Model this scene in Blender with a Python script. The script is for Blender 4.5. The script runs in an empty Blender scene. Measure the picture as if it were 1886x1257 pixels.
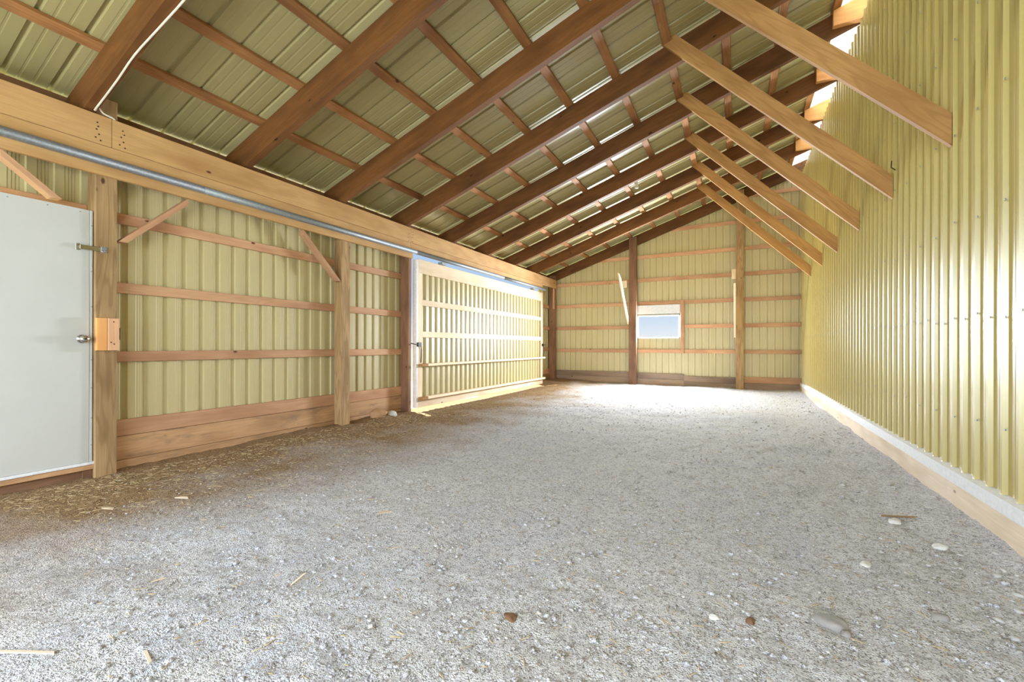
import bpy, math, random
import numpy as np
from mathutils import Matrix, Vector, noise as mnoise

random.seed(7)
rng = np.random.default_rng(11)
scene = bpy.context.scene
col = scene.collection

# ------------------------------------------------------------------ camera
YAW, ROLL, CAM_H = math.radians(27.208), math.radians(0.1319), 1.043
cR = Vector((math.cos(YAW), math.sin(YAW), 0)); cF = Vector((-math.sin(YAW), math.cos(YAW), 0)); cU = Vector((0, 0, 1))
cR, cU = cR * math.cos(ROLL) + cU * math.sin(ROLL), cU * math.cos(ROLL) - cR * math.sin(ROLL)
cam_data = bpy.data.cameras.new('camera')
cam = bpy.data.objects.new('camera', cam_data); col.objects.link(cam)
cam_data.sensor_width = 36.0
cam_data.lens = 804.06 / 1886 * 36.0
cam_data.shift_y = 7.93 / 1886
cam_data.clip_start = 0.02
M = Matrix((cR, cU, -cF)).transposed().to_4x4(); M.translation = Vector((0, 0, CAM_H))
cam.matrix_world = M
scene.camera = cam

# ------------------------------------------------------------------ world
world = bpy.data.worlds.new('sky'); scene.world = world; world.use_nodes = True
wn, wl = world.node_tree.nodes, world.node_tree.links
wn.clear()
wo = wn.new('ShaderNodeOutputWorld'); bg = wn.new('ShaderNodeBackground')
tc = wn.new('ShaderNodeTexCoord'); sx = wn.new('ShaderNodeSeparateXYZ'); rmp = wn.new('ShaderNodeValToRGB')
wl.new(tc.outputs['Generated'], sx.inputs[0]); wl.new(sx.outputs['Z'], rmp.inputs[0])
rmp.color_ramp.elements[0].position = 0.0; rmp.color_ramp.elements[0].color = (0.98, 0.99, 1.0, 1)
rmp.color_ramp.elements[1].position = 0.5; rmp.color_ramp.elements[1].color = (0.30, 0.50, 0.86, 1)
e = rmp.color_ramp.elements.new(0.035); e.color = (0.80, 0.90, 1.0, 1)
e = rmp.color_ramp.elements.new(0.09); e.color = (0.56, 0.74, 0.97, 1)
wl.new(rmp.outputs[0], bg.inputs[0]); bg.inputs[1].default_value = 0.62
wl.new(bg.outputs[0], wo.inputs[0])

# ------------------------------------------------------------------ sun and daylight through the openings
def add_light(name, kind, loc, direction, energy, color, **kw):
    d = bpy.data.lights.new(name, kind); d.energy = energy; d.color = color
    for k, v in kw.items(): setattr(d, k, v)
    o = bpy.data.objects.new(name, d); col.objects.link(o)
    o.location = loc
    o.rotation_euler = Vector(direction).to_track_quat('-Z', 'Y').to_euler()
    return o
add_light('sun', 'SUN', (-10, 4, 12), (0.30, -0.12, -0.94), 15.0, (1.0, 0.95, 0.86), angle=math.radians(1.0))
# area lamp added to boost daylight from the unseen end behind the photographer
add_light('open_end_boost', 'AREA', (-1.7, -2.6, 1.35), (0.0, 1.0, -0.62), 330, (0.82, 0.91, 1.0), shape='RECTANGLE', size=5.6, size_y=2.2)
add_light('daylight_window', 'AREA', (-1.76, 11.51, 1.52), (0.0, -1.0, -0.06), 480, (0.86, 0.93, 1.0), shape='RECTANGLE', size=.98, size_y=0.54)
scene.view_settings.view_transform = 'Standard'
scene.view_settings.look = 'None'
scene.view_settings.gamma = 1.0
scene.view_settings.use_curve_mapping = False
scene.view_settings.exposure = 0.55
scene.cycles.adaptive_threshold = .12
scene.cycles.caustics_reflective = False
scene.cycles.caustics_refractive = False
scene.cycles.glossy_bounces = 2
scene.cycles.max_bounces = 5
scene.cycles.diffuse_bounces = 4
scene.cycles.transparent_max_bounces = 8
scene.cycles.sample_clamp_indirect = 6.0

# ------------------------------------------------------------------ constants (metres, fitted to the photograph)
XL, XR, YE = -4.69, 1.29, 11.53          # siding planes left, right and end
XG, XP = XL + .038, XL + .178            # girt face, post face on the left
XB = XP + .04                            # header beam face
YG, PF = YE - .038, YE - .178
Y0 = -2.6                                # open end behind the camera
SL = .343                                # roof slope
ANG = math.atan(SL); CA, SA = math.cos(ANG), math.sin(ANG)
def zraf(x): return 2.872 + SL * (x + 4.472)      # underside of the rafters
RV = .262                                          # rafter depth measured plumb

# ------------------------------------------------------------------ materials
def lin(r, g, b):
    f = lambda c: (c / 255 / 12.92) if c / 255 <= .04045 else ((c / 255 + .055) / 1.055) ** 2.4
    return (f(r), f(g), f(b), 1)
def new_mat(name):
    m = bpy.data.materials.new(name); m.use_nodes = True
    n, l = m.node_tree.nodes, m.node_tree.links
    n.clear()
    out = n.new('ShaderNodeOutputMaterial'); p = n.new('ShaderNodeBsdfPrincipled')
    l.new(p.outputs[0], out.inputs[0])
    return m, n, l, p
def mixc(n, l, fac, a, b, mode='MIX'):
    x = n.new('ShaderNodeMix'); x.data_type = 'RGBA'; x.blend_type = mode
    for s, v in ((0, fac), (6, a), (7, b)):
        if hasattr(v, 'is_output'): l.new(v, x.inputs[s])
        else: x.inputs[s].default_value = v
    return x.outputs[2]
def ramp(n, l, src, p0, p1, c0=(0, 0, 0, 1), c1=(1, 1, 1, 1)):
    r = n.new('ShaderNodeValToRGB'); l.new(src, r.inputs[0])
    r.color_ramp.elements[0].position = p0; r.color_ramp.elements[0].color = c0
    r.color_ramp.elements[1].position = p1; r.color_ramp.elements[1].color = c1
    return r.outputs[0]
def noise_tex(n, l, vec, scale, detail=4, rough=.55, dist=0.0):
    t = n.new('ShaderNodeTexNoise'); l.new(vec, t.inputs['Vector'])
    t.inputs['Scale'].default_value = scale; t.inputs['Detail'].default_value = detail
    t.inputs['Roughness'].default_value = rough; t.inputs['Distortion'].default_value = dist
    return t.outputs['Fac']
def mapping(n, l, vec, scale):
    m = n.new('ShaderNodeMapping'); l.new(vec, m.inputs['Vector']); m.inputs['Scale'].default_value = scale
    return m.outputs[0]

def wood(name, light, dark, knot=(70, 42, 22), rough=.7, weather=None, wfac=.0, ringf=.75, vary=.16):
    """board wood, grain along local X; every board takes its own slice of the grain"""
    m, n, l, p = new_mat(name)
    t = n.new('ShaderNodeTexCoord'); oi = n.new('ShaderNodeObjectInfo')
    off = n.new('ShaderNodeVectorMath'); off.operation = 'SCALE'; off.inputs[0].default_value = (41.0, 17.0, 23.0)
    l.new(oi.outputs['Random'], off.inputs['Scale'])
    ad = n.new('ShaderNodeVectorMath'); ad.operation = 'ADD'
    l.new(t.outputs['Object'], ad.inputs[0]); l.new(off.outputs[0], ad.inputs[1])
    v = ad.outputs[0]
    # cathedral growth rings
    wv = n.new('ShaderNodeTexNoise'); l.new(mapping(n, l, v, (.55, 5.5, 5.5)), wv.inputs['Vector'])
    wv.inputs['Scale'].default_value = 1.6; wv.inputs['Detail'].default_value = 2; wv.inputs['Distortion'].default_value = .35
    mu = n.new('ShaderNodeMath'); mu.operation = 'MULTIPLY'; mu.inputs[1].default_value = 46.0; l.new(wv.outputs['Fac'], mu.inputs[0])
    si = n.new('ShaderNodeMath'); si.operation = 'SINE'; l.new(mu.outputs[0], si.inputs[0])
    rings = ramp(n, l, si.outputs[0], -.2 if False else .0, 1.0)
    fib = noise_tex(n, l, mapping(n, l, v, (1.5, 60, 60)), 2.2, 3, .65)
    blot = noise_tex(n, l, mapping(n, l, v, (.8, 3, 3)), 1.8, 2)
    c = mixc(n, l, rings, lin(*light), lin(*[int(a * ringf + b * (1 - ringf)) for a, b in zip(light, dark)]))
    c = mixc(n, l, ramp(n, l, fib, .35, .75), c, lin(*[int(a * .6 + b * .4) for a, b in zip(light, dark)]), 'MIX')
    c = mixc(n, l, ramp(n, l, blot, .42, .78), c, lin(*dark))
    if weather:
        wx = noise_tex(n, l, mapping(n, l, v, (1.4, 5, 5)), 2.5, 5, .6)
        c = mixc(n, l, ramp(n, l, wx, .62 - wfac * .4, .8), c, lin(*weather))
    # knots
    vo = n.new('ShaderNodeTexVoronoi'); l.new(mapping(n, l, v, (1.0, 2.0, 2.0)), vo.inputs['Vector']); vo.inputs['Scale'].default_value = 2.6
    kn = ramp(n, l, vo.outputs['Distance'], .045, .085, (1, 1, 1, 1), (0, 0, 0, 1))
    c = mixc(n, l, kn, c, lin(*knot))
    hs = n.new('ShaderNodeHueSaturation'); l.new(c, hs.inputs['Color'])
    mr = n.new('ShaderNodeMapRange'); l.new(oi.outputs['Random'], mr.inputs['Value'])
    mr.inputs['To Min'].default_value = 1 - vary; mr.inputs['To Max'].default_value = 1 + vary
    l.new(mr.outputs[0], hs.inputs['Value'])
    l.new(hs.outputs[0], p.inputs['Base Color'])
    p.inputs['Roughness'].default_value = rough; p.inputs['Specular IOR Level'].default_value = .3
    return m

def painted_metal(name, colr, dirt, rough=.36, dirtf=.35, spec=.5, coat=0.0):
    m, n, l, p = new_mat(name)
    t = n.new('ShaderNodeTexCoord'); oi = n.new('ShaderNodeObjectInfo')
    ad = n.new('ShaderNodeVectorMath'); ad.operation = 'ADD'
    l.new(t.outputs['Object'], ad.inputs[0]); l.new(oi.outputs['Location'], ad.inputs[1])
    v = ad.outputs[0]
    a = noise_tex(n, l, mapping(n, l, v, (6, 6, .7)), 1.2, 3, .6)
    c = mixc(n, l, ramp(n, l, a, .5, .85), lin(*colr), mixc(n, l, dirtf, lin(*colr), lin(*dirt)))
    l.new(c, p.inputs['Base Color'])
    r = n.new('ShaderNodeMapRange'); l.new(a, r.inputs['Value']); r.inputs['To Min'].default_value = rough - .06; r.inputs['To Max'].default_value = rough + .12
    l.new(r.outputs[0], p.inputs['Roughness']); p.inputs['Specular IOR Level'].default_value = spec
    p.inputs['Coat Weight'].default_value = coat; p.inputs['Coat Roughness'].default_value = .22; p.inputs['Coat IOR'].default_value = 1.8
    b = n.new('ShaderNodeBump'); b.inputs['Strength'].default_value = .12; b.inputs['Distance'].default_value = .02
    l.new(noise_tex(n, l, mapping(n, l, v, (3, 3, 1.2)), 1.5, 2), b.inputs['Height']); l.new(b.outputs[0], p.inputs['Normal'])
    return m

def plain(name, colr, rough=.5, metal=0.0, spec=.5, bumpy=0.0, var=.12, scale=30):
    m, n, l, p = new_mat(name)
    t = n.new('ShaderNodeTexCoord')
    a = noise_tex(n, l, t.outputs['Object'], scale, 4, .6)
    lo = lin(*[int(c * (1 - var)) for c in colr]); hi = lin(*[min(255, int(c * (1 + var * .6))) for c in colr])
    l.new(mixc(n, l, a, lo, hi), p.inputs['Base Color'])
    p.inputs['Roughness'].default_value = rough; p.inputs['Metallic'].default_value = metal; p.inputs['Specular IOR Level'].default_value = spec
    if bumpy:
        b = n.new('ShaderNodeBump'); b.inputs['Strength'].default_value = bumpy; b.inputs['Distance'].default_value = .01
        l.new(a, b.inputs['Height']); l.new(b.outputs[0], p.inputs['Normal'])
    return m

MAT = {}
MAT['rafter'] = wood('rafter_wood', (118, 76, 38), (78, 48, 22), (44, 26, 14), ringf=.72)
MAT['purlin'] = wood('purlin_wood', (176, 126, 82), (118, 76, 44), (52, 30, 20))
MAT['beam'] = wood('beam_wood', (206, 166, 114), (172, 128, 80), (96, 58, 28), vary=.06, ringf=.85)
MAT['post'] = wood('post_wood', (182, 150, 108), (126, 98, 64), (84, 58, 36), ringf=.4)
MAT['dark_post'] = wood('dark_post_wood', (150, 112, 84), (104, 74, 56), (66, 44, 32))
MAT['girt'] = wood('girt_wood', (208, 164, 128), (170, 122, 90), (88, 50, 32), ringf=.78)
MAT['skirt'] = wood('skirt_wood', (198, 158, 118), (148, 110, 76), (80, 56, 40), weather=(120, 104, 88), wfac=.15)
MAT['pale'] = wood('pale_pine', (242, 224, 198), (220, 190, 152), (150, 104, 68), ringf=.85)
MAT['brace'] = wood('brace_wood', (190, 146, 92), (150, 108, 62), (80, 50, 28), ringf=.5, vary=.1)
MAT['tail'] = wood('tail_wood', (230, 174, 112), (204, 142, 84), (110, 66, 34))
MAT['grey_board'] = wood('weathered_board', (166, 142, 120), (124, 102, 86), (70, 54, 44), weather=(140, 128, 118), wfac=.3)
MAT['straw_wood'] = wood('tan_wood', (206, 174, 128), (160, 126, 86), (90, 60, 40))
MAT['plank'] = wood('plank_wood', (222, 206, 184), (190, 168, 140), (120, 92, 70), ringf=.85, vary=.05)
MAT['siding'] = painted_metal('siding_backer', (194, 182, 138), (166, 154, 112))
MAT['roof'] = painted_metal('roof_backer', (168, 158, 114), (136, 126, 88), rough=.34)
MAT['outer'] = painted_metal('outer_siding', (190, 174, 108), (164, 150, 94), rough=.3, spec=.6, coat=.8)
MAT['flashing'] = plain('white_flashing', (226, 228, 232), .45)
MAT['door'] = plain('door_paint', (192, 193, 190), .45, var=.03, scale=3)
MAT['chrome'] = plain('bright_metal', (200, 200, 198), .22, 1.0)
MAT['zinc'] = plain('galvanised_steel', (148, 154, 158), .55, .55, var=.3, scale=60)
MAT['black'] = plain('black_steel', (40, 36, 34), .5, .4)
MAT['nail'] = plain('nail_stain', (58, 42, 34), .7)
MAT['cable'] = plain('cable_white', (226, 220, 205), .5)

def skylight_mat():
    m, n, l, p = new_mat('translucent_strip')
    out = [x for x in n if x.type == 'OUTPUT_MATERIAL'][0]
    d = n.new('ShaderNodeBsdfDiffuse'); d.inputs[0].default_value = lin(240, 240, 240)
    t = n.new('ShaderNodeBsdfTranslucent'); t.inputs[0].default_value = lin(244, 244, 246)
    x = n.new('ShaderNodeMixShader'); x.inputs[0].default_value = .85
    l.new(d.outputs[0], x.inputs[1]); l.new(t.outputs[0], x.inputs[2]); l.new(x.outputs[0], out.inputs[0])
    n.remove(p)
    return m
MAT['skylight'] = skylight_mat()
def pane_mat():
    m, n, l, p = new_mat('window_pane')
    out = [x for x in n if x.type == 'OUTPUT_MATERIAL'][0]
    t = n.new('ShaderNodeBsdfTransparent'); g = n.new('ShaderNodeBsdfGlossy'); g.inputs['Roughness'].default_value = .03
    fr = n.new('ShaderNodeFresnel'); fr.inputs[0].default_value = 1.04
    x = n.new('ShaderNodeMixShader'); l.new(fr.outputs[0], x.inputs[0]); l.new(t.outputs[0], x.inputs[1]); l.new(g.outputs[0], x.inputs[2])
    l.new(x.outputs[0], out.inputs[0]); n.remove(p)
    return m
MAT['pane'] = pane_mat()

def dirt_mat():
    m, n, l, p = new_mat('dirt_floor')
    t = n.new('ShaderNodeTexCoord'); v = t.outputs['Object']
    big = noise_tex(n, l, v, .55, 3, .6); mid = noise_tex(n, l, v, 5.5, 4, .65); fin = noise_tex(n, l, v, 45, 3, .7); grit = noise_tex(n, l, v, 160, 1.5, .7)
    c = mixc(n, l, ramp(n, l, big, .38, .62), lin(210, 208, 210), lin(196, 200, 213))
    c = mixc(n, l, ramp(n, l, mid, .35, .7), c, lin(218, 217, 219))
    c = mixc(n, l, ramp(n, l, fin, .48, .64), c, lin(160, 155, 155))
    c = mixc(n, l, ramp(n, l, grit, .55, .68), c, lin(224, 224, 227))
    c = mixc(n, l, ramp(n, l, grit, .33, .44, (.9, .9, .9, 1), (0, 0, 0, 1)), c, lin(104, 98, 96))
    # trampled straw and manure along the left wall
    sp = n.new('ShaderNodeSeparateXYZ'); l.new(v, sp.inputs[0])
    wob = n.new('ShaderNodeMath'); wob.operation = 'MULTIPLY_ADD'; l.new(noise_tex(n, l, v, 1.1, 3, .65), wob.inputs[0]); wob.inputs[1].default_value = 2.6
    l.new(sp.outputs['X'], wob.inputs[2])
    mr = n.new('ShaderNodeMapRange'); l.new(wob.outputs[0], mr.inputs['Value'])
    mr.inputs['From Min'].default_value = -2.6; mr.inputs['From Max'].default_value = -1.1; mr.inputs['To Min'].default_value = .95; mr.inputs['To Max'].default_value = 0.0
    brown = mixc(n, l, ramp(n, l, fin, .4, .7), lin(150, 118, 78), lin(92, 68, 44))
    brown = mixc(n, l, ramp(n, l, grit, .58, .66), brown, lin(206, 178, 130))
    c = mixc(n, l, mr.outputs[0], c, brown)
    l.new(c, p.inputs['Base Color']); p.inputs['Roughness'].default_value = .95; p.inputs['Specular IOR Level'].default_value = .15
    ma = n.new('ShaderNodeMath'); ma.operation = 'MULTIPLY_ADD'; l.new(fin, ma.inputs[0]); ma.inputs[1].default_value = .7; l.new(grit, ma.inputs[2])
    b = n.new('ShaderNodeBump'); b.inputs['Strength'].default_value = .8; b.inputs['Distance'].default_value = .014
    l.new(ma.outputs[0], b.inputs['Height']); l.new(b.outputs[0], p.inputs['Normal'])
    return m
MAT['dirt'] = dirt_mat()
MAT['gravel'] = plain('gravel_stone', (190, 187, 185), .85, 0, .25, .5, .35, 9)
MAT['stone'] = plain('grey_stone', (150, 146, 142), .8, 0, .3, .4, .2, 14)
MAT['white_stone'] = plain('white_stone', (214, 212, 208), .75, 0, .3, .3, .12, 16)
MAT['straw'] = plain('straw_bits', (196, 174, 134), .85, 0, .2, 0, .3, 6)
MAT['rust'] = plain('dry_leaf_brown', (118, 88, 66), .8, 0, .2, .3, .3, 30)
MAT['field'] = plain('field_grass', (150, 156, 110), .95, 0, .1, .3, .2, .4)

# ------------------------------------------------------------------ builders
def link(o, parent=None):
    col.objects.link(o)
    if parent is not None:
        o.parent = parent
        o.matrix_parent_inverse = Matrix.Identity(4)
    return o
def mesh_obj(name, verts, faces, mat, parent=None, mw=None, smooth=False):
    me = bpy.data.meshes.new(name); me.from_pydata([tuple(v) for v in verts], [], faces); me.update()
    if mat is not None: me.materials.append(mat)
    if smooth: me.polygons.foreach_set('use_smooth', [True] * len(me.polygons))
    o = bpy.data.objects.new(name, me); link(o, parent)
    if mw is not None: set_world(o, mw)
    return o
WORLD = {}
def set_world(o, mw):
    WORLD[o.name] = mw
    if o.parent is not None: o.matrix_basis = WORLD.get(o.parent.name, Matrix.Identity(4)).inverted() @ mw
    else: o.matrix_basis = mw
def empty(name, loc=(0, 0, 0), parent=None):
    o = bpy.data.objects.new(name, None); o.empty_display_size = .1; link(o, parent); set_world(o, Matrix.Translation(loc)); return o
def tag(o, label, cat, group=None):
    o['label'] = label; o['category'] = cat
    if group: o['group'] = group
    return o
def struct(o, label=None):
    o['kind'] = 'structure'
    if label: o['label'] = label
    return o
def frame(xa, ya, za, org):
    m = Matrix((Vector(xa), Vector(ya), Vector(za))).transposed().to_4x4(); m.translation = Vector(org); return m
def board(name, a, b, w, t, wdir, mat, parent=None, ch=.004, cuts=None):
    """timber from a to b (centre line), width w along wdir, thickness t; local X runs along the grain, long edges eased"""
    a, b = Vector(a), Vector(b); x = (b - a).normalized(); L = (b - a).length
    wd = Vector(wdir); wd = (wd - x * wd.dot(x)).normalized(); z = x.cross(wd)
    hw, ht = w / 2, t / 2; c = min(ch, hw * .4, ht * .4)
    sec = [(-hw + c, -ht), (hw - c, -ht), (hw, -ht + c), (hw, ht - c), (hw - c, ht), (-hw + c, ht), (-hw, ht - c), (-hw, -ht + c)]
    vs = []; n = 3 if L > 1.2 else 2
    for i in range(n):
        f = i / (n - 1); bow = (random.uniform(-.004, .004) if 0 < i < n - 1 else 0)
        for p, q in sec:
            xx = -L / 2 + L * f
            if cuts and i == 0: xx += cuts[0] * p
            if cuts and i == n - 1: xx += cuts[1] * p
            vs.append((xx, p + bow, q))
    fs = [tuple(range(7, -1, -1)), tuple(range(8 * (n - 1), 8 * n))]
    for i in range(n - 1):
        for k in range(8): fs.append((8 * i + k, 8 * i + (k + 1) % 8, 8 * i + 8 + (k + 1) % 8, 8 * i + 8 + k))
    return mesh_obj(name, vs, fs, mat, parent, frame(x, wd, z, (a + b) / 2))
def box(name, lo, hi, mat, parent=None, ch=.003, axis=None):
    d = [h - l for l, h in zip(lo, hi)]
    if axis is None: axis = max(range(3), key=lambda i: d[i])
    c = [(l + h) / 2 for l, h in zip(lo, hi)]
    a, b = list(c), list(c); a[axis] = lo[axis]; b[axis] = hi[axis]
    o = [i for i in range(3) if i != axis]; wdir = [0, 0, 0]; wdir[o[0]] = 1
    return board(name, a, b, d[o[0]], d[o[1]], wdir, mat, parent, ch)
def prism(name, poly, y0, y1, ang, mat, parent=None):
    """plate cut from a board in the XZ plane: poly [(X,Z)], from y0 to y1, grain at angle ang from +X"""
    cx = sum(p[0] for p in poly) / len(poly); cz = sum(p[1] for p in poly) / len(poly)
    ca, sa = math.cos(ang), math.sin(ang)
    loc = [((p[0] - cx) * ca + (p[1] - cz) * sa, -(p[0] - cx) * sa + (p[1] - cz) * ca) for p in poly]
    h = (y1 - y0) / 2; k = len(poly)
    # local x = along grain, local y = across (in plane), local z = -Y
    vs = [(u, w, h) for u, w in loc] + [(u, w, -h) for u, w in loc]
    fs = [tuple(range(k)), tuple(range(2 * k - 1, k - 1, -1))] + [(i, i + k, (i + 1) % k + k, (i + 1) % k) for i in range(k)]
    return mesh_obj(name, vs, fs, mat, parent, frame((ca, 0, sa), (-sa, 0, ca), (0, -1, 0), (cx, (y0 + y1) / 2, cz)))
def tube(name, pts, r, mat, parent=None, seg=12, smooth=True):
    pts = [Vector(p) for p in pts]; vs, fs = [], []
    for i, p in enumerate(pts):
        d = (pts[min(i + 1, len(pts) - 1)] - pts[max(i - 1, 0)]).normalized()
        u = d.cross(Vector((0, 0, 1)) if abs(d.z) < .9 else Vector((1, 0, 0))).normalized(); w = d.cross(u)
        for k in range(seg):
            a = 2 * math.pi * k / seg; vs.append(p + (u * math.cos(a) + w * math.sin(a)) * r)
    for i in range(len(pts) - 1):
        for k in range(seg): fs.append((i * seg + k, i * seg + (k + 1) % seg, (i + 1) * seg + (k + 1) % seg, (i + 1) * seg + k))
    fs += [tuple(range(seg - 1, -1, -1)), tuple(range(seg * (len(pts) - 1), seg * len(pts)))]
    c = sum(pts, Vector()) / len(pts)
    o = mesh_obj(name, [v - c for v in vs], fs, mat, parent, Matrix.Translation(c), smooth)
    return o
def lathe(name, prof, axis, org, mat, parent=None, seg=20):
    ax = Vector(axis).normalized(); u = ax.cross(Vector((0, 0, 1)) if abs(ax.z) < .9 else Vector((1, 0, 0))).normalized(); w = ax.cross(u)
    vs, fs = [], []
    for h, r in prof:
        for k in range(seg):
            a = 2 * math.pi * k / seg; vs.append(ax * h + (u * math.cos(a) + w * math.sin(a)) * r)
    for i in range(len(prof) - 1):
        for k in range(seg): fs.append((i * seg + k, i * seg + (k + 1) % seg, (i + 1) * seg + (k + 1) % seg, (i + 1) * seg + k))
    fs += [tuple(range(seg - 1, -1, -1)), tuple(range(seg * (len(prof) - 1), seg * len(prof)))]
    return mesh_obj(name, vs, fs, mat, parent, Matrix.Translation(org), True)

P6 = .1524
PROF_IN = [(0, -.017), (.007, 0), (.060, 0), (.066, -.004), (.082, -.004), (.088, -.009), (.102, -.009), (.108, -.014), (.122, -.014), (.128, -.017)]
PROF_END = [(0, 0), (.007, -.015), (.019, -.015), (.026, 0), (.070, 0), (.073, -.003), (.080, -.003), (.083, 0), (.106, 0), (.109, -.003), (.116, -.003), (.119, 0)]
PROF_OUT = [(0, 0), (.030, 0), (.033, .002), (.040, .002), (.043, 0), (.098, 0), (.109, .020), (.132, .020), (.143, 0)]
PROF_ROOF = [(0, 0), (.010, .019), (.026, .019), (.036, 0), (.085, 0), (.090, .0016), (.100, .0016), (.105, 0), (.165, 0), (.170, .0016), (.180, .0016), (.185, 0)]
PROF_DOOR = [(0, 0), (.010, -.024), (.058, -.024), (.068, -.010), (.078, -.010), (.088, 0)]
def sheet(name, prof, pitch, n, across, normal, along, org, l0, l1, mat, parent=None, top=None):
    """rolled metal sheet: n ribs of the profile across, extruded from l0 to l1 along; real edge thickness"""
    pts = []
    for i in range(n): pts += [(i * pitch + s, h) for s, h in prof]
    pts.append((n * pitch, prof[0][1]))
    th = .0012; vs, fs = [], []; k = len(pts)
    for dz in (0, -th):
        for j in (0, 1):
            for s, h in pts:
                z = l0 if j == 0 else (l1 if top is None else top(s))
                vs.append((s, h + dz, z))
    for i in range(k - 1):
        fs.append((i, i + 1, k + i + 1, k + i)); fs.append((2 * k + i, 3 * k + i, 3 * k + i + 1, 2 * k + i + 1))
        fs.append((i, 2 * k + i, 2 * k + i + 1, i + 1)); fs.append((k + i, k + i + 1, 3 * k + i + 1, 3 * k + i))
    fs.append((0, k, 3 * k, 2 * k)); fs.append((k - 1, 3 * k - 1, 4 * k - 1, 2 * k - 1))
    return mesh_obj(name, vs, fs, mat, parent, frame(across, normal, along, org))

# ------------------------------------------------------------------ ground
def gz(x, y):
    v = Vector((x, y, 0))
    h = .030 * mnoise.noise(v * .7) + .016 * mnoise.noise(v * 2.3 + Vector((9, 3, 1))) + .007 * mnoise.noise(v * 7.0)
    tx = max(0, (-3.9 - x)) ; h += .02 * min(1, tx)
    far = max(0.0, min(1.0, (y - 7.5) / 4.0)); h += far * far * (.06 + .07 * max(0, min(1, (-2.0 - x) / 2.5)))
    if x > .9: h += .03 * (x - .9) / .4
    if -4.75 < x < -4.0 and 4.25 < y < 5.2: h += .05 * math.exp(-((x + 4.45) ** 2 / .03 + (y - 4.65) ** 2 / .06))
    dd = max(0, 1 - abs(x + 4.5) / .5) * (1 if 5.3 < y < 10.7 else 0); h *= (1 - .85 * dd); h -= .03 * dd
    dd = max(0, 1 - abs(x + 4.6) / .4) * (1 if .5 < y < 1.5 else 0); h *= (1 - dd)
    return h - .012
def floor_mesh():
    xs = np.concatenate([np.arange(-4.78, -3.0, .05), np.arange(-3.0, 1.33, .022)])
    ys = np.concatenate([np.arange(-2.7, .3, .12), np.arange(.3, 3.2, .02), np.arange(3.2, 4.0, .03), np.arange(4.0, 7.0, .05), np.arange(7.0, 11.66, .07)])
    vs = []
    for y in ys:
        for x in xs:
            h = gz(x, y)
            if y > .2: h += .008 * mnoise.noise(Vector((x * 11, y * 11, 3))) + .006 * mnoise.noise(Vector((x * 26, y * 26, 7)))
            vs.append((x, y, h))
    nx = len(xs)
    fs = [(j * nx + i, j * nx + i + 1, (j + 1) * nx + i + 1, (j + 1) * nx + i) for j in range(len(ys) - 1) for i in range(nx - 1)]
    o = mesh_obj('floor', vs, fs, MAT['dirt'], None, Matrix.Identity(4), True)
    struct(o, 'grey dirt and gravel floor of the lean-to')
floor_mesh()
# field outside, seen through the window and under the door
def field():
    vs, fs = [], []
    R = 160.0
    ring = [(-R, -R), (R, -R), (R, R), (-R, R)]; inn = [(-4.8, -2.7), (1.4, -2.7), (1.4, 11.66), (-4.8, 11.66)]
    for x, y in ring + inn: vs.append((x, y, -.12 if (x, y) in inn else -.6))
    for i in range(4): fs.append((i, (i + 1) % 4, 4 + (i + 1) % 4, 4 + i))
    struct(mesh_obj('ground', vs, fs, MAT['field'], None, Matrix.Identity(4)), 'pale grass field outside the building')
field()
MAT['apron'] = plain('glare_ground', (226, 222, 214), .95, 0, .1, .3, .1, 8)  # added ground, coloured near white so the gap under the door glares
struct(mesh_obj('ground', [(-9, 3.5, -.07), (-4.78, 3.5, -.055), (-4.78, 12.5, -.055), (-9, 12.5, -.07)], [(0, 1, 2, 3)], MAT['apron'], None, Matrix.Identity(4)), 'added strip of ground outside the sliding door, whitened for glare')

# ------------------------------------------------------------------ left wall
wl_ = struct(empty('wall_left', (XL, 4, 0)), 'left wall of corrugated metal sheets on wooden girts')
def zrt(x): return zraf(x) + RV
def left_sheets(y0, y1, z0, z1):
    y = y0
    while y < y1 - .01:
        n = min(6, max(1, round((y1 - y) / P6)))
        sheet('siding_panel', PROF_IN, P6, n, (0, 1, 0), (1, 0, 0), (0, 0, 1), (XL - .001, y, 0), z0, z1, MAT['siding'], wl_)
        y += n * P6
YR = 1.8364                         # a rib line measured on the wall
YS = YR - P6 * 1
left_sheets(YS, YS + 24 * P6, .02, 2.90)                              # post by the door to the door jamb
left_sheets(YS - 6 * P6, YS, 2.13, 2.90)                              # above the white door
left_sheets(YS - 30 * P6, YS - 6 * P6, .02, 2.90)                     # behind the camera
left_sheets(YS + 24 * P6, YS + 24 * P6 + 35 * P6, 2.56, 2.90)         # above the sliding door
left_sheets(YS + 24 * P6 + 35 * P6, YE + .05, .02, 2.90)
for z in (2.158, 1.569, .984):
    box('girt', (XL + .001, 1.705, z - .089), (XG, 3.995, z), MAT['girt'], wl_)
    box('girt', (XL + .001, 4.13, z - .089), (XG, 5.27, z), MAT['girt'], wl_)
    box('girt', (XL + .001, 10.62, z - .089), (XG, YE - .03, z), MAT['girt'], wl_)
for (y0, y1) in ((1.705, 3.995), (4.13, 5.27), (10.62, YE - .03)):
    box('skirt_board', (XL + .001, y0, .262), (XG, y1, .40), MAT['girt'], wl_)
    box('skirt_board', (XL + .001, y0, .06), (XG + .002, y1, .259), MAT['skirt'], wl_)
    box('skirt_board', (XL + .001, y0, -.14), (XG, y1, .057), MAT['skirt'], wl_)
box('girt', (XL + .001, .62, 2.10), (XG, 1.56, 2.165), MAT['girt'], wl_)
box('girt', (XL + .001, Y0, 2.07), (XG, .55, 2.158), MAT['girt'], wl_)
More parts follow.
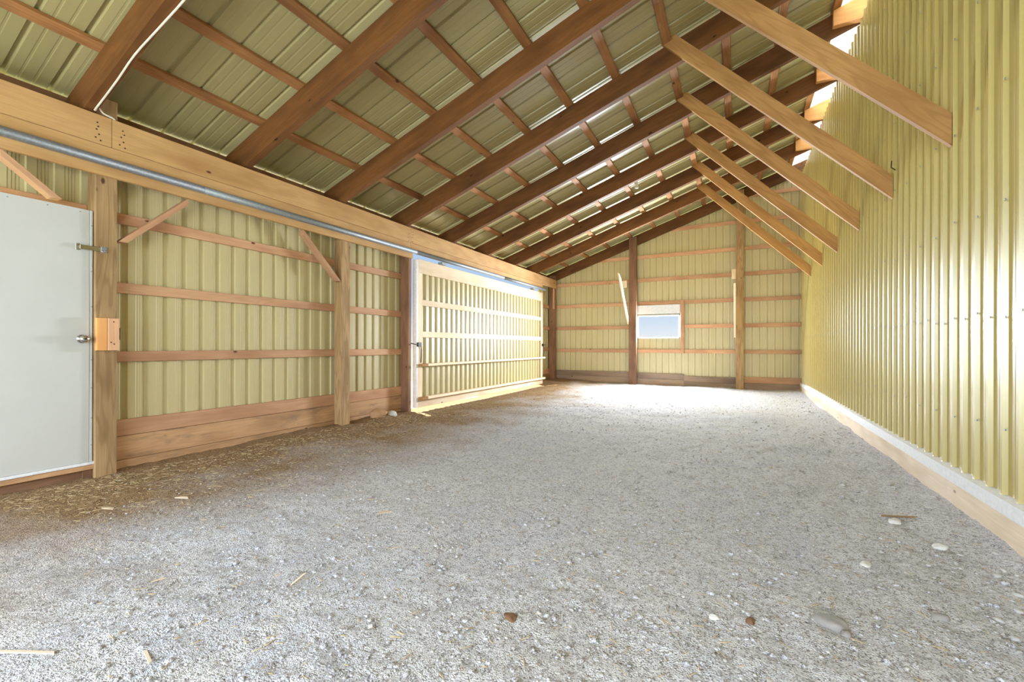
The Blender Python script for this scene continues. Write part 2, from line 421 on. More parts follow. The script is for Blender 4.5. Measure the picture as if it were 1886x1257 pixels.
box('eave_board', (XL - .145, Y0, 2.85), (XL - .107, YE, zraf(XL - .126) + RV + .016), MAT['dark_post'], wl_)
box('leak_stop_board', (XL - .106, Y0, 2.852), (XL - .022, YE, 2.872), MAT['dark_post'], wl_, axis=1)  # unseen board added to stop daylight leaking up behind the siding

# ------------------------------------------------------------------ posts
def post(name, lo, hi, mat, label):
    o = box(name, lo, hi, mat, None, .006, axis=2); tag(o, label, 'post'); return o
post('timber_post', (XG, 1.562, -.25), (XP, 1.702, 3.02), MAT['post'], 'square treated timber post between the white door and the wall girts')
post('timber_post', (XG, 3.992, -.25), (XP, 4.130, 2.795), MAT['post'], 'square weathered timber post standing with a diagonal knee brace on its left')
post('jamb_post', (XL + .002, 5.272, -.25), (XP, 5.345, 2.52), MAT['dark_post'], 'narrow brown jamb post at the left edge of the sliding door opening')
post('corner_post', (-4.648, 11.30, -.2), (-4.50, 11.452, 2.98), MAT['dark_post'], 'dark corner post where the left wall meets the end wall')
post('timber_post', (-2.462, PF, -.2), (-2.272, PF + .100, zrt(-2.4) - .02), MAT['dark_post'], 'dark end-wall post at the left side of the bright window')
post('timber_post', (-.012, PF, -.2), (.150, PF + .100, zrt(0) - .02), MAT['post'], 'light brown end-wall post between the window and the right corner')

# ------------------------------------------------------------------ header beam (built-up boards) and track pipe
bm = tag(empty('header_beam', (XB - .02, 1.0, 2.5)), 'golden wooden header beam running along the top of the left wall', 'beam')
for y0, y1 in ((Y0, 1.648), (1.652, 5.268), (5.272, YE - .12)):
    box('top_board', (XP, y0, 2.626), (XB, y1, 2.857), MAT['beam'], bm)
for y0, y1 in ((Y0, 5.268), (5.272, 10.42)):
    box('middle_board', (XP, y0, 2.532), (XB, y1, 2.623), MAT['beam'], bm)
box('lower_board', (XP, Y0, 2.388), (XB - .003, 5.33, 2.529), MAT['beam'], bm)
for z, ys in ((2.79, (1.56, 1.72)), (2.76, (1.565, 1.73)), (2.735, (1.555, 1.71)), (2.70, (1.57, 1.725)), (2.67, (1.55, 1.70)), (2.655, (1.58, 1.735))):
    for y in ys:
        lathe('nail', [(0, .006), (.002, .006), (.0025, .003)], (1, 0, 0), (XB - .0005, y, z), MAT['nail'], bm, 8)
for y in (5.22, 5.24, 5.30, 5.325):
    for z in (2.80, 2.75, 2.70, 2.65):
        lathe('nail', [(0, .005), (.002, .005), (.0025, .0025)], (1, 0, 0), (XB - .0005, y + random.uniform(-.01, .01), z + random.uniform(-.015, .015)), MAT['nail'], bm, 8)
XT = XB + .047
tp = tag(empty('track_pipe', (XT, Y0, 2.48)), 'grey galvanised round sliding-door track pipe fixed along the header beam', 'pipe')
for y0, y1 in ((Y0, 2.30), (2.302, 5.34), (5.342, 8.2), (8.202, 10.46)):
    tube('pipe_length', [(XT, y0, 2.487), (XT, (y0 + y1) / 2, 2.487), (XT, y1, 2.487)], .034, MAT['zinc'], tp, 16)
for y in (1.36, 1.95, 2.62, 3.3, 4.0, 4.7, 5.4, 6.1, 6.8, 7.5, 8.2, 8.9, 9.6, 10.2):
    box('pipe_bracket', (XB, y - .045, 2.512), (XT, y + .045, 2.524), MAT['zinc'], tp, .001)

# ------------------------------------------------------------------ knee braces on the left wall
def knee(a, b, label, mat='girt'):
    # a low end, b high end in (Y,Z); 38 mm face seen from the room
    (ya, za), (yb, zb) = a, b
    d = Vector((0, yb - ya, zb - za)).normalized()
    L = math.hypot(yb - ya, zb - za)
    o = board('knee_brace', (XP - .045, ya, za), (XP - .045, yb, zb), .042, .085, Vector((1, 0, 0)).cross(d), MAT[mat], None, .003,
              cuts=(-1.0, 1.0) if (yb > ya) else (1.0, -1.0))
    tag(o, label, 'brace'); return o
knee((1.742, 1.890), (2.225, 2.366), 'diagonal knee brace rising right from the post beside the white door')
knee((3.955, 1.858), (3.436, 2.366), 'diagonal knee brace rising left from the weathered post under the pipe')
knee((1.345, 2.135), (1.062, 2.372), 'diagonal knee brace above the white door leaning on its header')

# ------------------------------------------------------------------ white walk door
DX = -4.535
d1 = struct(empty('door_1', (DX, .64, .1)), 'plain white walk door in the left wall')
box('door_leaf', (DX - .045, .655, .118), (DX, 1.575 - .038, 2.098), MAT['door'], d1, .002, axis=2)
box('edge_strip', (DX - .045, 1.539, .118), (DX + .002, 1.556, 2.098), MAT['door'], d1, .002, axis=2)
box('threshold', (DX - .06, .64, .094), (DX + .012, 1.562, .116), MAT['flashing'], d1, .003)
box('sill_board', (DX - .06, .60, .055), (DX + .004, 1.562, .093), MAT['skirt'], d1, .003)
box('sill_block', (DX - .05, 1.50, -.1), (DX - .01, 1.56, .054), MAT['dark_post'], d1, .003, axis=2)
box('gap_stop_board', (DX - .06, .55, -.2), (DX - .03, 1.562, .054), MAT['dark_post'], d1, .003)  # dark board added to shut out daylight and keep the gap dark
box('hinge_jamb', (DX - .06, .60, .118), (DX, .64, 2.10), MAT['post'], d1, .003)
kb = lathe('door_knob', [(0, .032), (.006, .033), (.009, .014), (.030, .012), (.036, .022), (.046, .029), (.058, .029), (.066, .020), (.068, .008)], (1, 0, 0), (DX, 1.492, 1.085), MAT['chrome'], d1, 24)
lathe('lock_cylinder', [(0, .008), (.004, .008), (.005, .004)], (1, 0, 0), (DX + .068, 1.492, 1.085), MAT['nail'], kb, 12)
for z in (1.98, 1.62, 1.34, .92, .70, .46, .25):
    lathe('screw', [(0, .004), (.0015, .004), (.002, .002)], (1, 0, 0), (DX + .002, 1.548, z), MAT['zinc'], d1, 8)
for y in (1.10, 1.30, 1.48):
    lathe('screw', [(0, .004), (.0015, .004), (.002, .002)], (1, 0, 0), (DX, y, 2.075), MAT['zinc'], d1, 8)
hs = tag(empty('door_hasp', (XP, 1.6, 1.79)), 'shiny metal hasp bridging the white door and the post', 'hasp')
box('staple_plate', (DX, 1.455, 1.775), (DX + .004, 1.478, 1.825), MAT['chrome'], hs, .001, axis=2)
box('hasp_strap', (XP + .002, 1.475, 1.782), (XP + .006, 1.604, 1.816), MAT['chrome'], hs, .001)
box('strap_bend', (DX + .002, 1.472, 1.784), (XP + .004, 1.477, 1.814), MAT['chrome'], hs, .001)
box('fixing_plate', (XP, 1.595, 1.776), (XP + .008, 1.632, 1.822), MAT['zinc'], hs, .002, axis=2)
for y, z in ((1.604, 1.812), (1.622, 1.79), (1.606, 1.786)):
    lathe('screw', [(0, .006), (.003, .006), (.004, .003)], (1, 0, 0), (XP + .008, y, z), MAT['chrome'], hs, 10)
lb = tag(empty('latch_block', (XP, 1.56, .99)), 'fresh pine block nailed on the post beside the door knob', 'wood block')
box('block_board', (XP, 1.560, .995), (XP + .038, 1.626, 1.252), MAT['tail'], lb, .003, axis=2)
box('block_board', (XP, 1.628, .995), (XP + .040, 1.702, 1.252), MAT['girt'], lb, .003, axis=2)
for y, z in ((1.665, 1.225), (1.668, 1.045), (1.648, 1.06)):
    lathe('nail', [(0, .005), (.0015, .005), (.002, .002)], (1, 0, 0), (XP + .040, y, z), MAT['nail'], lb, 8)
box('hinge_pin', (XP + .004, 1.704, 1.08), (XP + .020, 1.715, 1.178), MAT['black'], lb, .002, axis=2)

# ------------------------------------------------------------------ sliding door
SX = -4.50                                        # room face of its rails
d2 = struct(empty('door_2', (SX, 5.44, .04)), 'large sliding door of pale framing with corrugated metal')
D0, D1 = 5.445, 10.50
box('top_rail', (SX - .036, D0 + .05, 2.195), (SX, D1, 2.415), MAT['pale'], d2)
box('stile', (SX - .036, D0 + .05, .165), (SX, D0 + .145, 2.193), MAT['pale'], d2, axis=2)
box('stile', (SX - .036, D1 - .10, .165), (SX, D1, 2.193), MAT['pale'], d2, axis=2)
box('bottom_rail', (SX - .036, D0 + .05, .045), (SX, D1, .163), MAT['pale'], d2)
box('door_girt', (SX - .036, D0 + .147, 1.682), (SX - .002, D1 - .102, 1.776), MAT['pale'], d2)
box('door_girt', (SX - .036, D0 + .147, 1.168), (SX - .002, D1 - .102, 1.264), MAT['pale'], d2)
box('door_ledge', (SX + .001, D0 + .205, .704), (SX + .080, D1, .744), MAT['pale'], d2)
box('shaded_ledge_end', (SX + .001, D0 + .055, .704), (SX + .082, D0 + .202, .744), MAT['brace'], d2)  # unlit end of the ledge, its shade put in as browner wood
box('door_ledge', (SX + .001, D0 + .205, .172), (SX + .080, D1, .214), MAT['pale'], d2)
box('shaded_ledge_end', (SX + .001, D0 + .055, .172), (SX + .082, D0 + .202, .214), MAT['brace'], d2)  # lower ledge, same browner wood for its unlit end
box('edge_flashing', (SX - .075, D0, .045), (SX + .002, D0 + .048, 2.40), MAT['flashing'], d2, .002, axis=2)
y = D0 + .05
while y < D1 - .05:
    n = min(6, round((D1 - y) / P6)); 
    if n < 1: break
    sheet('siding_panel', PROF_DOOR, P6, n, (0, 1, 0), (1, 0, 0), (0, 0, 1), (SX - .037, y, 0), .05, 2.41, MAT['siding'], d2)
    y += n * P6
for i, (yy, nm) in enumerate(((D0 + .045, 'door_latch'), (D1 - .03, 'door_latch'))):
    k = box(nm, (SX + .001, yy - .03, 1.02), (SX + .030, yy + .05, 1.085), MAT['black'], d2, .004)
    tube('latch_rod', [(SX + .02, yy - .20 if i == 0 else yy + .2, 1.07), (SX + .025, yy - .1 if i == 0 else yy + .1, 1.055), (SX + .022, yy, 1.05)], .007, MAT['black'], k, 8)
    tube('latch_strap', [(SX + .02, yy + .045, 1.05), (SX + .012, yy + .075, .95), (SX + .008, yy + .065, .76)], .006, MAT['black'], k, 6)
box('door_runner', (SX - .03, D0 + .6, 2.415), (SX + .06, D0 + .72, 2.455), MAT['zinc'], d2, .003)
box('door_runner', (SX - .03, D1 - .72, 2.415), (SX + .06, D1 - .6, 2.455), MAT['zinc'], d2, .003)

# ------------------------------------------------------------------ end wall
we = struct(empty('wall_end', (-1.7, YE, 0)), 'end wall of corrugated metal sheets on horizontal girts')
WX0, WX1, WZ0, WZ1 = -2.28, -1.238, 1.222, 1.822
x = XL - .03
while x < XR + .02:
    n = 6
    if x + n * P6 > XR + .02: n = max(1, math.ceil((XR - x) / P6))
    def top(s, x=x): return zrt(x + s) + .03
    x1 = x + n * P6
    if x1 > WX0 and x < WX1:
        # sheet pieces around the window opening, cut on rib lines
        k0 = max(0, round((WX0 - x) / P6)); k1 = min(n, round((WX1 - x) / P6))
        if k0 > 0: sheet('siding_panel', PROF_END, P6, k0, (1, 0, 0), (0, -1, 0), (0, 0, 1), (x, YE + .001, 0), .02, 0, MAT['siding'], we, top)
        if k1 < n:
            xx = x + k1 * P6
            sheet('siding_panel', PROF_END, P6, n - k1, (1, 0, 0), (0, -1, 0), (0, 0, 1), (xx, YE + .001, 0), .02, 0, MAT['siding'], we, lambda s, xx=xx: zrt(xx + s) + .03)
        if k1 > k0:
            xx = x + k0 * P6
            sheet('siding_panel', PROF_END, P6, k1 - k0, (1, 0, 0), (0, -1, 0), (0, 0, 1), (xx, YE + .001, 0), .02, WZ0, MAT['siding'], we)
            sheet('siding_panel', PROF_END, P6, k1 - k0, (1, 0, 0), (0, -1, 0), (0, 0, 1), (xx, YE + .001, 0), WZ1, 0, MAT['siding'], we, lambda s, xx=xx: zrt(xx + s) + .03)
    else:
        sheet('siding_panel', PROF_END, P6, n, (1, 0, 0), (0, -1, 0), (0, 0, 1), (x, YE + .001, 0), .02, 0, MAT['siding'], we, top)
    x = x1
def xmin(z): return max(XL + .05, (z - 3.13) / SL - 4.472 + .25)
for z in (.947, 1.561, 2.165, 2.764, 3.36, 3.985, 4.58):
    a = xmin(z)
    cuts_ = [(a, -2.40), (-2.398, .07), (.072, XR - .03)]
    for x0, x1 in cuts_:
        x0 = max(x0, a)
        if x1 - x0 < .15: continue
        if x0 < WX1 and x1 > WX0 and WZ0 - .02 < z < WZ1 + .08:
            box('girt', (WX1 + .10, YG, z - .089), (x1, YE - .001, z), MAT['girt'], we)
        else: box('girt', (x0, YG, z - .089), (x1, YE - .001, z), MAT['girt'], we)
for x0, x1, z1 in ((XL + .05, -2.40, .36), (-2.398, -1.15, .34), (-1.148, .07, .30), (.072, XR - .02, .325)):
    box('skirt_board', (x0, YG, z1 - .14), (x1, YE - .001, z1), MAT['grey_board'] if x0 < 0 else MAT['girt'], we)
    box('skirt_board', (x0, YG + .003, -.15), (x1, YE - .001, z1 - .143), MAT['grey_board'], we)
w1 = struct(empty('window_1', (WX0, YE, WZ0)), 'small bright window in the end wall with blue sky beyond')
box('window_frame', (WX0 + .01, YE - .06, WZ0), (WX1, YE + .03, WZ0 + .03), MAT['flashing'], w1)
box('window_frame', (WX0 + .01, YE - .06, WZ1 - .03), (WX1, YE + .03, WZ1), MAT['flashing'], w1)
box('window_frame', (WX0, YE - .06, WZ0), (WX0 + .035, YE + .03, WZ1), MAT['flashing'], w1, axis=2)
box('window_frame', (WX1 - .03, YE - .06, WZ0), (WX1 + .005, YE + .03, WZ1), MAT['flashing'], w1, axis=2)
box('pane', (WX0 + .03, YE - .012, WZ0 + .028), (WX1 - .028, YE - .008, WZ1 - .028), MAT['pane'], w1, .0005)
box('window_stud', (WX1 + .012, YG - .038, .86), (WX1 + .098, YG, 2.17), MAT['girt'], w1, axis=2)
box('window_header', (WX0, YG - .02, WZ1 + .02), (WX1, YG, 2.07), MAT['flashing'], w1)  # white colour takes in the glow around the window

# broken-off brace stubs on the end-wall posts (they rise towards the room)
def stub(x0, x1, ya, za, yb, zb, label):
    r = tag(empty('brace_stub', (x0, ya, za)), label, 'brace')
    a, b = Vector(((x0 + x1) / 2, ya, za)), Vector(((x0 + x1) / 2, yb, zb)); d = (b - a).normalized()
    board('brace_board', a, b, .089, x1 - x0, d.cross(Vector((1, 0, 0))), MAT['pale'], r, .003, cuts=(1.2, -2.6))
    return r
s1 = stub(-2.503, -2.465, 11.36, 1.66, 10.42, 2.70, 'pale diagonal brace stub on the dark post left of the window')
box('brace_block', (-2.66, 11.26, 2.53), (-2.504, 11.30, 2.70), MAT['pale'], s1)
s2 = stub(-.053, -.014, 11.36, 1.30, 10.75, 2.33, 'thin brace stub on the light post right of the window')
box('brace_block', (-.10, 11.22, 2.58), (-.013, 11.26, 2.80), MAT['pale'], s2, axis=2)
tag(box('corner_cleat', (-4.52, 11.25, 2.05), (-4.482, 11.30, 2.62), MAT['girt'], None), 'short vertical cleat under the end of the header beam', 'cleat')

# ------------------------------------------------------------------ right wall
wr = struct(empty('wall_right', (XR, 4, 0)), 'tall right wall of yellow-green ribbed metal siding')
TOPR = 4.85
y = Y0
while y < YE:
    n = min(6, math.ceil((YE - y) / P6 - .01))
    if n < 1: break
    sheet('siding_panel', PROF_OUT, P6, n, (0, 1, 0), (-1, 0, 0), (0, 0, 1), (XR, y - .01, 0), .19, TOPR, MAT['outer'], wr)
    y += n * P6
tr = struct(sheet('trim_1', [(0, 0)], YE - Y0 - .05, 1, (0, 1, 0), (-1, 0, 0), (0, 0, 1), (XR - .045, Y0, 0), .160, .236, MAT['flashing'], None), 'white metal flashing along the foot of the right wall')
# sloped top lip of the flashing
vs = [(XR - .045, Y0, .236), (XR - .045, YE - .05, .236), (XR + .002, YE - .05, .252), (XR + .002, Y0, .252)]
mesh_obj('flashing_lip', vs, [(0, 1, 2, 3)], MAT['flashing'], tr).matrix_parent_inverse = WORLD[tr.name].inverted()
for y0, y1 in ((Y0, .28), (.283, 3.905), (3.908, 7.56), (7.563, YE - .05)):
    box('skirt_board', (XR - .043, y0, -.20), (XR - .002, y1, .158), MAT['plank'], wr)
# roofing screws on the ribs
def screws():
    vs, fs = [], []
    for zr in (.62, 1.23, 1.84, 2.45, 3.06, 3.67, 4.28):
        k = 0; yy = Y0 - .01 + .073
        while yy < YE - .1:
            if k % 2 == 0 or zr in (1.23,):
                cy, cz = yy + random.uniform(-.004, .004), zr + random.uniform(-.03, .03) + .01 * math.sin(yy); b = len(vs)
                for rr, xx in ((.007, XR - .0212), (.006, XR - .0255), (.0001, XR - .026)):
                    for q in range(6): vs.append((xx, cy + rr * math.cos(q * 1.0472), cz + rr * math.sin(q * 1.0472)))
                for s in (0, 6):
                    for q in range(6): fs.append((b + s + q, b + s + (q + 1) % 6, b + s + 6 + (q + 1) % 6, b + s + 6 + q))
            yy += P6; k += 1
    o = mesh_obj('siding_screws', vs, fs, MAT['zinc'], wr); o.matrix_parent_inverse = WORLD[wr.name].inverted(); o['kind'] = 'stuff'
screws()

# ------------------------------------------------------------------ roof
rf = struct(empty('ceiling', (-1.7, 4, 4)), 'sloping roof of ribbed metal sheets seen from below')
PR = .2525
up = Vector((-SA, 0, CA)); along = Vector((CA, 0, SA))
XE = -5.0
def roof_org(xx, y): return Vector((xx, y, zraf(xx) + RV + .040 / CA))
LN = (1.085 - XE) / CA; LS = (1.95 - 1.085) / CA
y = 1.9 - .018 - PR * 18
while y < YE + .15:
    n = 3
    sheet('roof_panel', PROF_ROOF, PR, n, (0, 1, 0), up, along, roof_org(XE, y), 0, LN, MAT['roof'], rf)
    sheet('light_strip', PROF_ROOF, PR, n, (0, 1, 0), up, along, roof_org(1.085, y), 0, LS, MAT['skylight'], rf)
    y += n * PR

NUM = ['first', 'second', 'third', 'fourth', 'fifth', 'sixth', 'seventh', 'eighth', 'ninth', 'tenth']
RT = .072
RY = [1.556 + 1.2285 * k for k in range(8)]            # far face of each rafter
def rafter(yfar, label, t=RT, x0=-4.79, mat='rafter'):
    x1 = 1.60
    # plumb cut at the eave, follows the roof slope
    poly = [(x0, zraf(x0) + .03), (x0, zraf(x0) + RV), (x1, zraf(x1) + RV), (x1, zraf(x1)), (-4.46, zraf(-4.46)), (-4.52, zraf(-4.46) - .012)]
    return tag(prism('rafter', poly[::-1], yfar - t, yfar, ANG, MAT[mat], None), label, 'rafter', 'roof rafters')
for k, yf in enumerate(RY):
    rafter(yf, 'brown roof rafter with the white cable running along its underside' if k == 0 else
           '%s brown roof rafter counting from the one with the white cable' % NUM[k])
rafter(11.490, 'dark end rafter lying against the metal of the end wall', .036)
# purlins
for i in range(10):
    xx = -4.24 + .582 * i
    a = Vector((xx + .046, Y0, zraf(xx + .046) + RV + .020 / CA)); b = a.copy(); b.y = YE + .02
    where = 'lowest' if i == 0 else ('topmost' if i == 9 else NUM[i])
    lab = ('lowest flat roof purlin, next to the header beam' if i == 0 else 'topmost flat roof purlin, next to the yellow-green wall' if i == 9
           else '%s flat roof purlin counting up from the header beam' % NUM[i])
    # one purlin is spliced over the rafters: lengths as parts
    r = tag(empty('purlin', a), lab, 'purlin', 'roof purlins')
    cutsy = [Y0, RY[(i * 3) % 3 + 1] - .036, RY[4 + (i % 2)] - .036, YE + .02]
    for y0, y1 in zip(cutsy[:-1], cutsy[1:]):
        board('purlin_length', (a.x, y0 + .0015, a.z), (a.x, y1 - .0015, a.z), .092, .038, along, MAT['purlin'], r)
# truss tails of the main building beside each rafter
for k in range(2, 8):
    yf = RY[k] - RT - .002
    poly = [(1.012, 4.832), (1.60, 4.832), (1.60, zraf(1.60) + RV - .006), (1.012, zraf(1.012) + RV - .006)]
    tag(prism('truss_tail', poly, yf - .075, yf, 0, MAT['tail'], None),
        'orange-brown truss tail against the right wall at the %s rafter' % NUM[k], 'truss tail', 'truss tails above the right wall')
# long braces from rafters to the right wall
for k in range(2, 8):
    yf = RY[k] - RT - .001
    if k == 2: lab = 'nearest long diagonal brace running down to the yellow-green wall'
    elif k == 7: lab = 'farthest long diagonal brace running down to the yellow-green wall'
    else: lab = '%s nearest long diagonal brace running down to the yellow-green wall' % NUM[k - 2]
    dz = random.uniform(-.015, .015)
    poly = [(-.766, 4.437 + dz), (1.266, 2.383 + dz), (1.266, 2.592 + dz), (-.612, 4.490 + dz)]
    if k in (2,): poly = [(-.766, 4.437), (1.266, 2.375), (1.266, 2.59), (-.612, 4.490)]
    tag(prism('wall_brace', poly, yf - .038, yf, math.radians(-45.3), MAT['brace'], None), lab, 'brace', 'long diagonal braces')

# ------------------------------------------------------------------ white cable on the first rafter
def cable():
    y = RY[0] - .004
    pts = []
    for i, x in enumerate((-.4, -.9, -1.5, -2.1, -2.6, -2.9, -3.2, -3.5, -3.8, -4.05, -4.3, -4.44)):
        pts.append((x, y - .006 * math.sin(i * 1.7) - (.02 if x < -3.4 else 0), zraf(x) - .006 - (.012 if i % 2 else 0)))
    pts += [(-4.455, y + .01, 2.90), (-4.462, y + .04, 2.873), (-4.468, y + .10, 2.864), (-4.50, y + .13, 2.862)]
    # smooth
    q = []
    for i in range(len(pts) - 1):
        p0, p1, p2, p3 = [Vector(pts[max(0, min(len(pts) - 1, i + d))]) for d in (-1, 0, 1, 2)]
        for t in (0, .33, .66):
            q.append(.5 * ((2 * p1) + (p2 - p0) * t + (2 * p0 - 5 * p1 + 4 * p2 - p3) * t * t + (3 * p1 - p0 - 3 * p2 + p3) * t ** 3))
    q.append(Vector(pts[-1]))
    o = tube('electric_cable', q, .0065, MAT['cable'], None, 8)
    tag(o, 'thin white cable stapled under the first rafter, dropping onto the beam', 'cable')
cable()
lh = lathe('lamp_holder', [(0, .020), (.010, .022), (.022, .045), (.034, .046), (.040, .030), (.085, .024), (.105, .034), (.118, .030), (.122, .012)], (0, .1, -1), (-1.66, 8.30, 4.10), MAT['flashing'], None, 20)
tag(lh, 'tiny white lamp holder between two far rafters of the roof', 'lamp holder')
w = tube('bent_wire', [(XR - .022, 5.07, 2.63), (XR - .05, 5.075, 2.66), (XR - .045, 5.08, 2.72)], .004, MAT['black'], None, 6)
tag(w, 'small dark bent wire on the right wall beside the second diagonal brace', 'wire')

# ------------------------------------------------------------------ loose things on the floor
def ico():
    t = (1 + 5 ** .5) / 2
    v = np.array([(-1, t, 0), (1, t, 0), (-1, -t, 0), (1, -t, 0), (0, -1, t), (0, 1, t), (0, -1, -t), (0, 1, -t), (t, 0, -1), (t, 0, 1), (-t, 0, -1), (-t, 0, 1)], float)
    v /= np.linalg.norm(v[0])
    f = np.array([(0, 11, 5), (0, 5, 1), (0, 1, 7), (0, 7, 10), (0, 10, 11), (1, 5, 9), (5, 11, 4), (11, 10, 2), (10, 7, 6), (7, 1, 8), (3, 9, 4), (3, 4, 2), (3, 2, 6), (3, 6, 8), (3, 8, 9), (4, 9, 5), (2, 4, 11), (6, 2, 10), (8, 6, 7), (9, 8, 1)])
    return v, f
IV, IF = ico()
def raw_mesh(name, V, F, mat, smooth=False):
    me = bpy.data.meshes.new(name); V = np.asarray(V, np.float32); F = np.asarray(F, np.int32); k = F.shape[1]
    me.vertices.add(len(V)); me.vertices.foreach_set('co', V.ravel())
    me.loops.add(F.size); me.loops.foreach_set('vertex_index', F.ravel())
    me.polygons.add(len(F)); me.polygons.foreach_set('loop_start', np.arange(0, F.size, k, dtype=np.int32))
    if smooth: me.polygons.foreach_set('use_smooth', np.ones(len(F), bool))
    me.update(calc_edges=True); me.validate()
    me.materials.append(mat); o = bpy.data.objects.new(name, me); col.objects.link(o); return o
def sample_floor(n, near=True):
    """points on the floor, denser towards the camera"""
    out = []
    while len(out) < n:
        r = .6 + 11 * random.random() ** 1.9; a = random.uniform(-.75, 1.25)
        x, y = -r * math.sin(a), r * math.cos(a)
        if -4.44 < x < 1.2 and .2 < y < 11.3: out.append((x, y))
    return out
def gravel(name, n, s0, s1, mat, label, cat, where=None):
    V, F = [], []
    for i, (x, y) in enumerate(where or sample_floor(n)):
        s = s0 + (s1 - s0) * random.random() ** 3
        v = IV * (1 + rng.uniform(-.22, .22, (12, 1))) * np.array([s * random.uniform(.8, 1.5), s * random.uniform(.7, 1.2), s * random.uniform(.35, .7)])
        a = random.uniform(0, 6.28); ca, sa = math.cos(a), math.sin(a)
        v = v @ np.array([[ca, sa, 0], [-sa, ca, 0], [0, 0, 1]]) + np.array([x, y, gz(x, y) + s * .15])
        V.append(v); F.append(IF + 12 * i)
    o = raw_mesh(name, np.concatenate(V), np.concatenate(F), mat); o['kind'] = 'stuff'
    tag(o, label, cat); return o
gravel('dirt_crumbs', 9000, .003, .014, MAT['dirt'], 'small crumbs and clods of dry earth on the floor', 'dirt')
gravel('gravel', 16000, .002, .008, MAT['gravel'], 'fine grey gravel scattered over the dirt floor', 'gravel')
def edge_pts(n):
    out = []
    while len(out) < n:
        y = 1.5 + 9.5 * random.random() ** 1.7; x = XR - .085 - abs(random.gauss(0, .16))
        out.append((x, y))
    return out
gravel('coarse_gravel', 420, .004, .020, MAT['gravel'], 'pale coarse pebbles washed along the foot of the right wall', 'gravel', edge_pts(420))
def slivers(name, n, mat, label, cat, pts, lmin, lmax, wid):
    V, F = [], []
    base = np.array([(-1, -1, 0), (1, -1, 0), (1, 1, 0), (-1, 1, 0), (-.9, -.6, 1), (.9, -.6, 1), (.9, .6, 1), (-.9, .6, 1)], float)
    q = np.array([(3, 2, 1, 0), (4, 5, 6, 7), (0, 1, 5, 4), (1, 2, 6, 5), (2, 3, 7, 6), (3, 0, 4, 7)])
    for i, (x, y) in enumerate(pts):
        L = random.uniform(lmin, lmax); w = random.uniform(.5, 1) * wid
        v = base * np.array([L / 2, w / 2, w * .6]); a = random.uniform(0, 6.28); ca, sa = math.cos(a), math.sin(a)
        v[:, 2] += v[:, 0] * random.uniform(-.12, .12)
        v = v @ np.array([[ca, sa, 0], [-sa, ca, 0], [0, 0, 1]]) + np.array([x, y, gz(x, y) + .002])
        V.append(v); F.append(q + 8 * i)
    o = raw_mesh(name, np.concatenate(V), np.concatenate(F), mat); o['kind'] = 'stuff'; tag(o, label, cat); return o
def wall_pts(n):
    out = []
    while len(out) < n:
        y = 1.0 + 6 * random.random(); x = -4.44 + abs(random.gauss(0, .6))
        if x < -1.5: out.append((x, y))
    return out
slivers('straw_litter', 3200, MAT['straw'], 'dry straw litter along the foot of the left wall', 'straw', wall_pts(3200), .012, .06, .004)
slivers('wood_splinters', 1800, MAT['straw'], 'tiny pale wood splinters strewn over the grey floor', 'splinters', sample_floor(1800), .010, .05, .004)

def stone(name, x, y, s, mat, label, cat='stone', rot=0.0, seed=0, sink=.35, group=None):
    import bmesh
    b = bmesh.new(); bmesh.ops.create_icosphere(b, subdivisions=3, radius=1.0)
    for v in b.verts:
        k = 1 + (.55 if mat is MAT['rust'] else .28) * mnoise.noise(v.co * 1.3 + Vector((seed * 7.1, 2, 5))) + .08 * mnoise.noise(v.co * 4 + Vector((seed, 1, 1)))
        v.co = Vector((v.co.x * s[0] * k, v.co.y * s[1] * k, v.co.z * s[2] * k))
    me = bpy.data.meshes.new(name); b.to_mesh(me); b.free(); me.materials.append(mat)
    me.polygons.foreach_set('use_smooth', [True] * len(me.polygons))
    o = bpy.data.objects.new(name, me); col.objects.link(o)
    o.location = (x, y, gz(x, y) + s[2] * (1 - 2 * sink) * .6); o.rotation_euler = (0, 0, rot)
    tag(o, label, cat, group); return o
stone('stone', .314, 1.984, (.060, .034, .026), MAT['stone'], 'oblong grey stone half buried near the bottom right of the floor', rot=-.3, seed=1)
stone('stone', .352, 1.935, (.018, .014, .014), MAT['stone'], 'small round pebble touching the oblong grey stone', rot=.5, seed=2)
stone('stone', -.074, 1.838, (.020, .014, .012), MAT['white_stone'], 'single white pebble left of the oblong grey stone', rot=.1, seed=3)
stone('stone', .842, 3.362, (.040, .026, .020), MAT['white_stone'], 'pale flat stone beside the skirting of the right wall', rot=.8, seed=4)
stone('stone', .95, 3.05, (.036, .024, .020), MAT['white_stone'], 'whitish stone in the gravel nearest the right wall plank', rot=.3, seed=5)
stone('stone', .55, 2.62, (.028, .022, .016), MAT['white_stone'], 'lone light stone on open floor right of centre', rot=1.3, seed=6)
stone('stone', .70, 2.25, (.030, .020, .016), MAT['stone'], 'dull grey stone in the lower right corner of the floor', rot=.2, seed=7)
stone('rock', -4.44, 4.56, (.11, .075, .075), MAT['skirt'], 'brown lump standing in for the shadow under the skirt board by the post', 'rock', rot=.6, seed=8, sink=.2)  # solid lump where only a dark shadow lies under the board
stone('rock', -4.40, 4.80, (.07, .06, .05), MAT['white_stone'], 'pale broken lump beside the jamb of the sliding door', 'rock', rot=.2, seed=9, sink=.2)
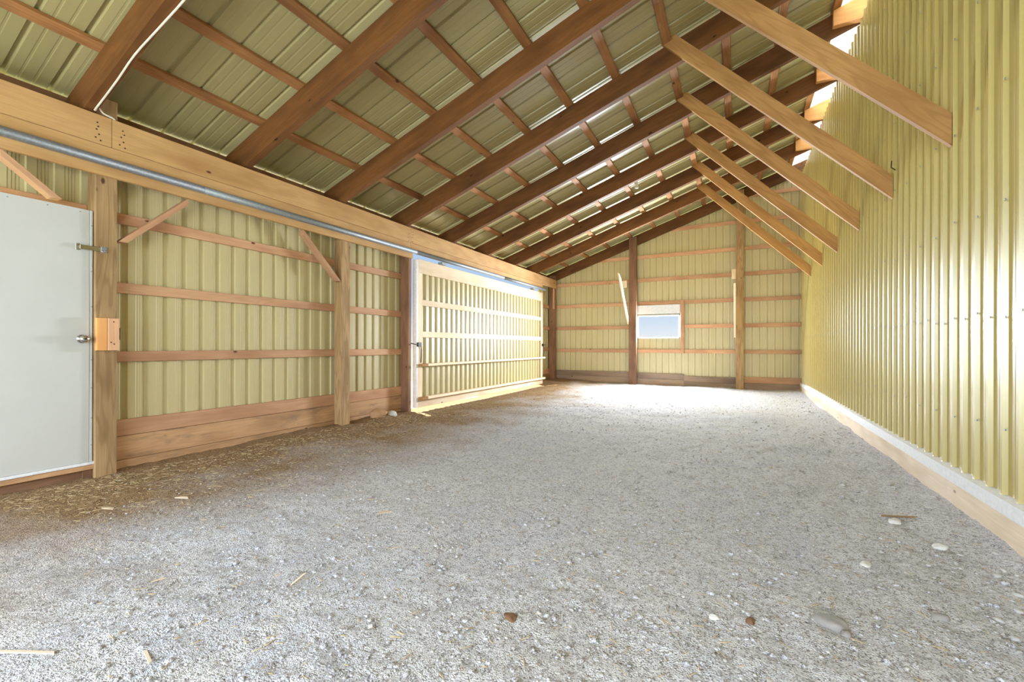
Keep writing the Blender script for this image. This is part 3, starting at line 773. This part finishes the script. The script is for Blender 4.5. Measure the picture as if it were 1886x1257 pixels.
stone('clod', -.769, 1.488, (.028, .020, .014), MAT['rust'], 'rusty brown clod near the bottom centre of the floor', 'clod', seed=10)
stone('clod', .049, 1.865, (.018, .014, .014), MAT['rust'], 'dry orange-brown leaf clump between white pebble and oblong stone', 'leaf clump', seed=11)
def chip(name, x, y, L, w, t, rot, mat, label, tilt=0.0):
    c, s = math.cos(rot), math.sin(rot); z = gz(x, y) + t * .5 + .004 + abs(math.sin(tilt)) * L * .4
    a = (x - c * L / 2, y - s * L / 2, z - math.sin(tilt) * L / 2); b = (x + c * L / 2, y + s * L / 2, z + math.sin(tilt) * L / 2)
    return tag(board(name, a, b, w, t, (-s, c, 0), MAT[mat], None, .001, cuts=(.8, -1.1)), label, 'wood chip')
chip('wood_stick', -2.151, .552, .24, .012, .005, .45, 'plank', 'long pale stick lying at the bottom left corner of the floor')
chip('wood_chip', -1.743, .74, .085, .010, .004, -.25, 'plank', 'white wood chip on the floor at the lower left')
chip('wood_chip', -1.73, 1.29, .06, .009, .004, 1.3, 'plank', 'upright pale splinter casting a shadow on the grey floor', .5)
chip('wood_chip', -2.309, 1.02, .045, .009, .004, 1.2, 'plank', 'small whitish chip on the brown-grey floor at left')
chip('wood_strip', .885, 3.45, .20, .016, .006, .35, 'post', 'weathered slat on the floor before the right wall plank')
chip('wood_chip', -3.35, 1.62, .07, .03, .006, .4, 'pale', 'flat tan chip in the dark litter left of centre')
chip('wood_chip', -3.55, 1.30, .08, .025, .005, .2, 'plank', 'pale flat chip in the litter in front of the white door')
chip('wood_chip', -2.0, 2.1, .07, .03, .004, .9, 'plank', 'thin grey flake on the grey floor in mid room')
chip('wood_stick', -4.02, 4.35, .22, .016, .010, 1.9, 'brace', 'brown broken stick on the litter near the weathered post')
chip('wood_stick', -3.95, 4.75, .26, .014, .008, 2.1, 'post', 'weathered thin stick before the sliding door jamb')
chip('wood_stick', -3.60, 5.50, .20, .012, .006, 1.6, 'straw_wood', 'straight tan stick on the floor left of the room centre')
